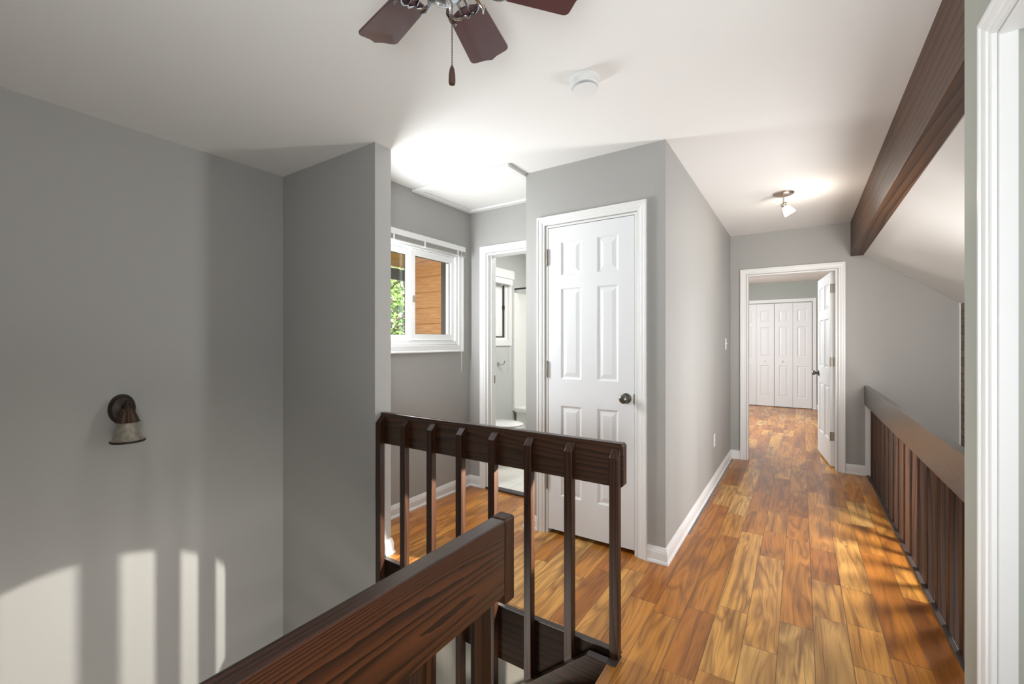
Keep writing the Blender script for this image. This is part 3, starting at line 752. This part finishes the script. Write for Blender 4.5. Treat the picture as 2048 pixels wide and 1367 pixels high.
# ------------------------------------------------------------------ wall sconce
sc = empty('wall_sconce', (XL, 0.81, 0.915), 'bronze wall sconce with a bell shaped alabaster glass shade on the stairwell wall', 'wall lamp')
py_, pz_ = 0.818, 0.917
MB().lathe([(0.079, 0.0), (0.079, 0.006), (0.074, 0.010), (0.070, 0.010), (0.066, 0.015), (0.058, 0.019), (0.050, 0.020), (0.030, 0.027), (0, 0.030)], (XL+0.0005, py_, pz_), (1, 0, 0), 40, sx=0.74, sy=1.0, up=(0, 0, 1)).build('back_plate', M['bronze'], sc, smooth=True)
am = MB().tube([(XL+0.025, py_, pz_+0.01), (XL+0.05, py_, pz_+0.025), (XL+0.075, py_-0.002, pz_+0.040), (XL+0.10, py_-0.004, pz_+0.036), (XL+0.108, py_-0.004, pz_+0.020)], [0.010, 0.009, 0.010, 0.011, 0.012], 12)
am.ball((XL+0.104, py_-0.004, pz_+0.044), 0.014).lathe([(0, 0.03), (0.01, 0.029), (0.013, 0.015), (0.016, 0.012), (0.016, 0.0), (0, 0)], (XL+0.106, py_-0.004, pz_+0.005), (0, 0, 1), 20)
am.build('arm', M['bronze'], sc, smooth=True)
sh = Vector((XL+0.106, py_-0.004, 0))
leafw = lambda k, t: 0.07*math.cos(9*t)*(k >= 2)
MB().lathe([(0.014, 0.930), (0.020, 0.925), (0.030, 0.908), (0.037, 0.888), (0.043, 0.868), (0.049, 0.858), (0.047, 0.857), (0.038, 0.872), (0.02, 0.90)], sh, (0, 0, 1), 72, wob=leafw).build('leaf_cup', M['bronze_leaf'], sc, smooth=True)
shade = MB().lathe([(0.030, 0.880), (0.036, 0.872), (0.041, 0.855), (0.045, 0.835), (0.049, 0.812), (0.055, 0.790), (0.063, 0.772), (0.071, 0.760), (0.069, 0.758), (0.060, 0.771), (0.052, 0.789), (0.046, 0.812), (0.041, 0.836), (0.037, 0.855), (0.030, 0.872)], sh, (0, 0, 1), 56).build('glass_shade', M['alabaster'], sc, smooth=True)
MB().lathe([(0.0700, 0.7645), (0.0735, 0.7625), (0.0740, 0.757), (0.0715, 0.7535), (0.0685, 0.755), (0.0680, 0.7590)], sh, (0, 0, 1), 56).build('shade_rim', M['bronze'], shade, smooth=True)['label'] = 'dark rim of the glass shade'

# ------------------------------------------------------------------ hallway ceiling spotlight
hx, hy = -0.114, 4.035
hl = empty('ceiling_spotlight', (hx, hy, CEIL), 'small brushed nickel ceiling spotlight glowing in the hallway', 'ceiling light')
MB().lathe([(0, CEIL-0.0005), (0.072, CEIL-0.0005), (0.073, CEIL-0.006), (0.066, CEIL-0.014), (0.045, CEIL-0.021), (0, CEIL-0.022)], (hx, hy, 0), (0, 0, 1), 40).build('canopy', M['nickel'], hl, smooth=True)
MB().tube([(hx, hy, CEIL-0.02), (hx, hy, CEIL-0.085)], 0.006, 12).ball((hx, hy, CEIL-0.086), 0.009).build('stem', M['nickel'], hl, smooth=True)
dr = Vector((0.48, 0.16, -0.86)).normalized(); po = Vector((hx, hy, CEIL-0.086))
hd = MB().lathe([(0, -0.008), (0.012, -0.008), (0.027, 0.0), (0.028, 0.003), (0.021, 0.006), (0.019, 0.03), (0, 0.03)], po, dr, 24)
hd.tube([po + Vector((-0.045, 0.0, -0.012)), po + Vector((0.012, 0.0, 0.012))], 0.003, 8)
hd.build('lamp_holder', M['nickel'], hl, smooth=True)
MB().lathe([(0.0, 0.024), (0.020, 0.024), (0.026, 0.034), (0.035, 0.062), (0.041, 0.092), (0.038, 0.092), (0.030, 0.062), (0.0, 0.055)], po, dr, 28).build('lamp_glass', M['lit_glass'], hl, smooth=True)

# ------------------------------------------------------------------ switch and outlet
def plate(x, y, z, name, label, cat):
    e_ = empty(name, (x, y, z), label, cat)
    MB().box(x+0.0005, x+0.006, y-0.035, y+0.035, z-0.057, z+0.057, 0.0025).build('cover_plate', M['plastic'], e_)
    return e_
sw = plate(XC1, 4.99, 1.255, 'light_switch', 'white toggle light switch on the hallway wall near its far end', 'light switch')
MB().box(XC1+0.0055, XC1+0.008, 4.984, 4.996, 1.243, 1.267).box(XC1+0.006, XC1+0.017, 4.986, 4.994, 1.256, 1.266, 0.001).build('toggle', M['plastic'], sw)
ou = plate(XC1, 4.273, 0.398, 'power_outlet', 'white wall outlet low on the hallway wall', 'outlet')
for dz_ in (0.021, -0.021):
    s_ = MB().box(XC1+0.0055, XC1+0.0082, 4.273-0.017, 4.273+0.017, 0.398+dz_-0.014, 0.398+dz_+0.014, 0.001).build('socket', M['plastic'], ou)
    MB().box(XC1+0.008, XC1+0.0086, 4.265, 4.267, 0.398+dz_-0.005, 0.398+dz_+0.006).box(XC1+0.008, XC1+0.0086, 4.278, 4.280, 0.398+dz_-0.005, 0.398+dz_+0.006).build('slot', M['dark_gap'], s_)

# ------------------------------------------------------------------ bathroom
fb = lambda a, z, d: (BWX+d, a, z)
struct('trim_15', frame4(fb, BY0, BY1, BZ0, BZ1, [(0, 0), (0, 0.014), (0.07, 0.016), (0.072, 0.0), (0.0, 0.0)]), M['white'], 'white casing around the small bathroom window', 'window casing')
w2 = empty('window_2', (BWX, (BY0+BY1)/2, BZ0), 'small white bathroom window with a black edged sash', 'window', kind='structure')
fr = MB()
for (a, b, c_, d_) in ((BY0, BY0+0.03, BZ0, BZ1), (BY1-0.055, BY1, BZ0, BZ1), (BY0+0.03, BY1-0.055, BZ0, BZ0+0.03), (BY0+0.03, BY1-0.055, BZ1-0.03, BZ1)): fr.box(BWX-0.11, BWX-0.002, a, b, c_, d_)
fr.build('frame', M['vinyl'], w2)
MB().box(BWX-0.05, BWX-0.03, 4.36, 4.497, BZ0+0.03, BZ1-0.03).box(BWX-0.05, BWX-0.027, 4.43, 4.45, BZ0+0.05, BZ1-0.03).box(BWX-0.05, BWX-0.03, BY0+0.03, 4.36, BZ1-0.07, BZ1-0.03).build('sash', M['vinyl'], w2)
MB().box(BWX-0.026, BWX-0.018, 4.500, 4.524, BZ0+0.03, BZ1-0.08).box(BWX-0.026, BWX-0.018, BY0+0.03, 4.500, BZ0+0.030, BZ0+0.046).box(BWX-0.03, BWX-0.01, 4.500, 4.53, 1.68, 1.73).build('seal', M['rubber'], w2)
MB().box(BWX-0.062, BWX-0.058, BY0+0.03, BY1-0.055, BZ0+0.03, BZ1-0.03).build('pane', M['glass'], w2)
bb = empty('roller_blind', (BWX, (BY0+BY1)/2, 2.1), 'raised white blind above the bathroom window', 'blind')
MB().box(BWX+0.018, BWX+0.075, BY0-0.06, BY1+0.045, 2.055, 2.16, 0.003).build('valance', M['white'], bb)
MB().box(BWX+0.02, BWX+0.065, BY0-0.03, BY1+0.02, 1.985, 2.053, 0.003).build('slats', M['tassel'], bb)
MB().tube([(BWX+0.04, 4.575, 2.0), (BWX+0.04, 4.575, 0.98)], 0.002, 6).lathe([(0, 0.0), (0.006, 0.002), (0.004, 0.03), (0, 0.035)], (BWX+0.04, 4.575, 0.95), (0, 0, 1), 10).build('cord', M['tassel'], bb)
hk = MB().lathe([(0, 0.0), (0.026, 0.0), (0.024, 0.008), (0, 0.012)], (BWX+0.001, 4.37, 1.01), (1, 0, 0), 20)
hk.tube([(BWX+0.008, 4.37, 1.01), (BWX+0.04, 4.385, 0.995), (BWX+0.055, 4.41, 1.005), (BWX+0.06, 4.43, 1.045)], 0.006, 8)
tag(hk.build('towel_hook', M['chrome'], smooth=True), 'chrome hook on the bathroom wall below the window', 'hook')
sp = MB().box(BX0+0.016, BX0+0.019, YB+0.078, YB+0.105, 0.91, 0.98, 0.001)
tag(sp.build('strike_plate', M['hinge']), 'metal strike plate on the bathroom doorway jamb', 'strike plate')
# tub and surround
su = MB().box(BWX+0.001, BWX+0.03, 4.69, 5.49, 0.40, 1.905, 0.004).box(BWX+0.03, -1.5, 5.46, 5.49, 0.40, 1.905, 0.004)
tb = empty('bathtub', (-2.3, 5.08, 0.013), 'white bathtub with tall wall surround beyond the bathroom doorway', 'bathtub')
su.build('surround', M['tub'], tb)
MB().box(BWX+0.031, -1.5, 4.69, 5.455, 0.38, 0.44, 0.012).box(BWX+0.04, -1.5, 4.72, 4.76, 0.013, 0.385).build('basin', M['tub'], tb)
tag(MB().tube([(BWX+0.002, 4.74, 1.955), (-1.5, 4.74, 1.985)], 0.011, 12).build('shower_rod', M['black']), 'dark shower curtain rod across the bathtub', 'curtain rod')
# toilet against the bathroom outer wall, bowl towards the room
to = empty('toilet', (-2.75, 3.78, 0.013), 'white toilet glimpsed through the bathroom doorway', 'toilet')
tx, ty = -2.60, 3.78
oval = lambda rx, ry, x0, z, n=36: [(x0 + rx*math.cos(2*math.pi*i/n)*(1.1 if math.cos(2*math.pi*i/n) > 0 else 0.95), ty + ry*math.sin(2*math.pi*i/n), z) for i in range(n)]
MB().sweep([oval(0.13, 0.10, tx-0.03, 0.0135), oval(0.125, 0.095, tx-0.03, 0.05), oval(0.10, 0.08, tx-0.04, 0.14), oval(0.13, 0.11, tx-0.02, 0.25), oval(0.19, 0.165, tx, 0.35), oval(0.20, 0.178, tx, 0.395)]).build('bowl', M['porcelain'], to, smooth=True)
MB().sweep([oval(0.205, 0.182, tx, 0.397), oval(0.21, 0.187, tx, 0.408), oval(0.205, 0.183, tx, 0.416)]).build('seat', M['porcelain'], to, smooth=True)
MB().sweep([oval(0.20, 0.18, tx, 0.419), oval(0.205, 0.185, tx, 0.430), oval(0.17, 0.15, tx, 0.440)]).build('lid', M['porcelain'], to, smooth=True)
MB().box(BWX+0.012, BWX+0.21, ty-0.22, ty+0.22, 0.40, 0.76, 0.02).box(BWX+0.005, BWX+0.225, ty-0.23, ty+0.23, 0.76, 0.79, 0.01).build('tank', M['porcelain'], to)

# ------------------------------------------------------------------ outdoors beyond the nook window
sd_ = MB()
zz = 0.40; k = 0
while zz < 2.35:
    sd_.prism([(-3.24, 3.062, zz+0.142), (-3.24, 3.044, zz+0.008), (-3.24, 3.050, zz), (-3.24, 3.075, zz), (-3.24, 3.075, zz+0.15), (-3.24, 3.066, zz+0.15)], (0.64, 0, 0)); zz += 0.15
struct('wall_exterior_siding', sd_, M['siding'], 'orange cedar lap siding seen through the right window pane', 'siding')
struct('trim_16', MB().box(-2.74, -2.60, 2.985, 3.043, 0.3, 2.4), M['brown_trim'], 'dark brown outside corner board at the window edge', 'trim')
sf = MB()
for k in range(6):
    x1 = -2.60 - k*0.22; x0 = x1 - 0.214; zt = lambda x: 2.46 + (x+2.6)*0.24
    y1 = 3.036 if x0 > -3.3 else 4.6
    sf.prism([(x0, 1.825, zt(x0)), (x1, 1.825, zt(x1)), (x1, 1.825, zt(x1)+0.02), (x0, 1.825, zt(x0)+0.02)], (0, y1-1.825, 0))
struct('ceiling_porch', sf, M['soffit'], 'orange wooden eave boards above the nook window', 'eave')
struct('trim_17', MB().box(-3.96, -3.91, 1.0, 4.6, 2.0, 2.125), M['brown_trim'], 'dark fascia board of the eave outside the window', 'fascia')
struct('ground', MB().box(-26, -2.6, -12, 24, -2.8, -2.75), M['ground'], 'green garden ground outside the nook window', 'ground')
def tree(x, y, z0, z1, r, n, seed, label):
    rd = random.Random(seed)
    t = empty('tree', (x, y, -2.75), label, 'tree', 'trees outside the nook window')
    tk = MB().tube([(x, y, -2.75), (x+0.1, y+0.05, z0), (x-0.05, y, (z0+z1)/2), (x, y, z1-0.3)], [0.16, 0.13, 0.09, 0.03], 10)
    for k in range(9):
        a = rd.uniform(0, 6.28); zz_ = rd.uniform(z0, z1-0.8); L = r*rd.uniform(0.5, 0.9)
        tk.tube([(x, y, zz_), (x+L*0.5*math.cos(a), y+L*0.5*math.sin(a), zz_+0.3), (x+L*math.cos(a), y+L*math.sin(a), zz_+0.45)], [0.05, 0.03, 0.012], 6)
    tk.build('trunk', M['bark'], t)
    lf = MB(); bm = lf.bm
    cl = [(Vector((rd.gauss(0, .45)*r, rd.gauss(0, .45)*r, rd.uniform(z0-0.6, z1))), rd.uniform(.3, .6)) for _ in range(70)]
    for _ in range(n):
        c_, cr = rd.choice(cl)
        p = Vector((x, y, 0)) + c_ + Vector((rd.gauss(0, cr), rd.gauss(0, cr), rd.gauss(0, cr*.7)))
        d = Vector((rd.gauss(0, 1), rd.gauss(0, 1), rd.gauss(-.3, .6))).normalized()
        e = d.cross(Vector((rd.gauss(0, 1), rd.gauss(0, 1), rd.gauss(0, 1)))).normalized()
        s_ = rd.uniform(.05, .10)
        bm.faces.new([bm.verts.new(q) for q in (p, p+d*s_*.5+e*s_*.28, p+d*s_, p+d*s_*.5-e*s_*.28)])
    lf.build('foliage', M['leaf'], t)
tree(-7.2, 6.0, -0.3, 3.4, 1.3, 9000, 3, 'leafy bright green tree nearest to the left window pane')
tree(-9.6, 8.6, -0.8, 4.2, 1.9, 9000, 5, 'paler green tree standing farther behind the nearer one')

# ------------------------------------------------------------------ world and lamps
wd = bpy.data.worlds.new('sky'); scene.world = wd; wd.use_nodes = True
nt = wd.node_tree; bg = nt.nodes['Background']
bg.inputs[0].default_value = (0.80, 0.90, 1.0, 1); bg.inputs[1].default_value = 0.30

def area(name, loc, target, sx_, sy_, power, col=(1, 1, 1), spread=180):
    l = bpy.data.lights.new(name, 'AREA'); l.shape = 'RECTANGLE'; l.size = sx_; l.size_y = sy_; l.energy = power; l.color = col; l.spread = math.radians(spread)
    o = bpy.data.objects.new(name, l); COL.objects.link(o); o.location = loc
    o.rotation_euler = (Vector(target)-Vector(loc)).to_track_quat('-Z', 'Y').to_euler()
    return o
# daylight from windows and outdoors, plus added fill lamps
area('daylight_nook', (XN+0.03, 1.99, 1.62), (-1.2, 2.7, 1.55), 0.30, 0.75, 25, (0.93, 0.97, 1.0))
area('daylight_garden', (-5.6, 0.3, 1.5), (-3.0, 3.05, 1.6), 1.6, 1.6, 130, (1.0, 0.97, 0.92))
area('daylight_tree', (-4.6, 5.0, 5.5), (-8.0, 6.8, 1.0), 3, 3, 1900, (1.0, 0.98, 0.92))
area('daylight_bath', (-1.9, 4.2, 2.38), (-2.2, 4.3, 0.0), 0.8, 0.8, 30, (1.0, 0.99, 0.96))
area('daylight_bedroom', (-1.7, 7.6, 1.6), (0.6, 7.9, 0.9), 1.4, 1.4, 120, (0.95, 0.98, 1.0))
area('daylight_great_room', (1.12, 3.3, 1.44), (-0.65, 3.4, 1.55), 0.30, 2.8, 74, (0.98, 0.98, 0.98), 150)
area('fill_great_room_end', (0.80, 1.76, 1.25), (0.85, 5.37, 1.35), 0.5, 0.45, 7.5, (1.0, 0.97, 0.93), 75)  # added fill hidden behind the right wall, brightens the end wall
area('fill_ceiling', (0.15, -0.3, 1.1), (0.15, 1.5, 2.44), 0.8, 0.8, 48, (0.93, 0.97, 1.0))  # added up-light behind the camera, bounces off the ceiling; no window there
area('daylight_downstairs', (2.4, -0.6, -1.3), (-2.2, 1.4, -0.5), 1.8, 1.2, 130, (1.0, 0.96, 0.90))
area('fill_lower_hall', (-1.9, 0.3, -0.9), (-1.1, 0.9, -0.8), 0.5, 0.5, 10, (1.0, 0.92, 0.80), 75)  # added fill below view, brightens the wall under the landing edge
def spot(name, loc, target, power, size, blend, radius, col=(1, 1, 1)):
    l = bpy.data.lights.new(name, 'SPOT'); l.energy = power; l.spot_size = math.radians(size); l.spot_blend = blend; l.shadow_soft_size = radius; l.color = col
    o = bpy.data.objects.new(name, l); COL.objects.link(o); o.location = loc
    o.rotation_euler = (Vector(target)-Vector(loc)).to_track_quat('-Z', 'Y').to_euler()
    return o
spot('stripe_lamp', (-0.627, 2.22, 0.86), (-3.05, 0.415, -0.975), 400, 36.5, 0.10, 0.012, (1.0, 0.95, 0.87))  # not sun: unseen lamp added before the closet door to cast wall stripes
pl_ = bpy.data.lights.new('spot_bulb', 'POINT'); pl_.energy = 5; pl_.shadow_soft_size = 0.03; pl_.color = (1.0, 0.9, 0.78)
po_ = bpy.data.objects.new('spot_bulb', pl_); COL.objects.link(po_); po_.location = po + dr*0.13

# ------------------------------------------------------------------ camera
cd = bpy.data.cameras.new('camera'); cam = bpy.data.objects.new('camera', cd); COL.objects.link(cam)
cd.sensor_width = 36; cd.lens = 878/2048*36; cd.clip_start = 0.02; cd.clip_end = 200
cam.location = (0, 0, H_CAM); cam.rotation_euler = (math.pi/2, 0, math.atan2(578, 878))
scene.camera = cam
vs = scene.view_settings
scene.display_settings.display_device = 'sRGB'
vs.view_transform = 'Standard'; vs.look = 'None'; vs.exposure = 0.08; vs.gamma = 1.0; vs.use_curve_mapping = False
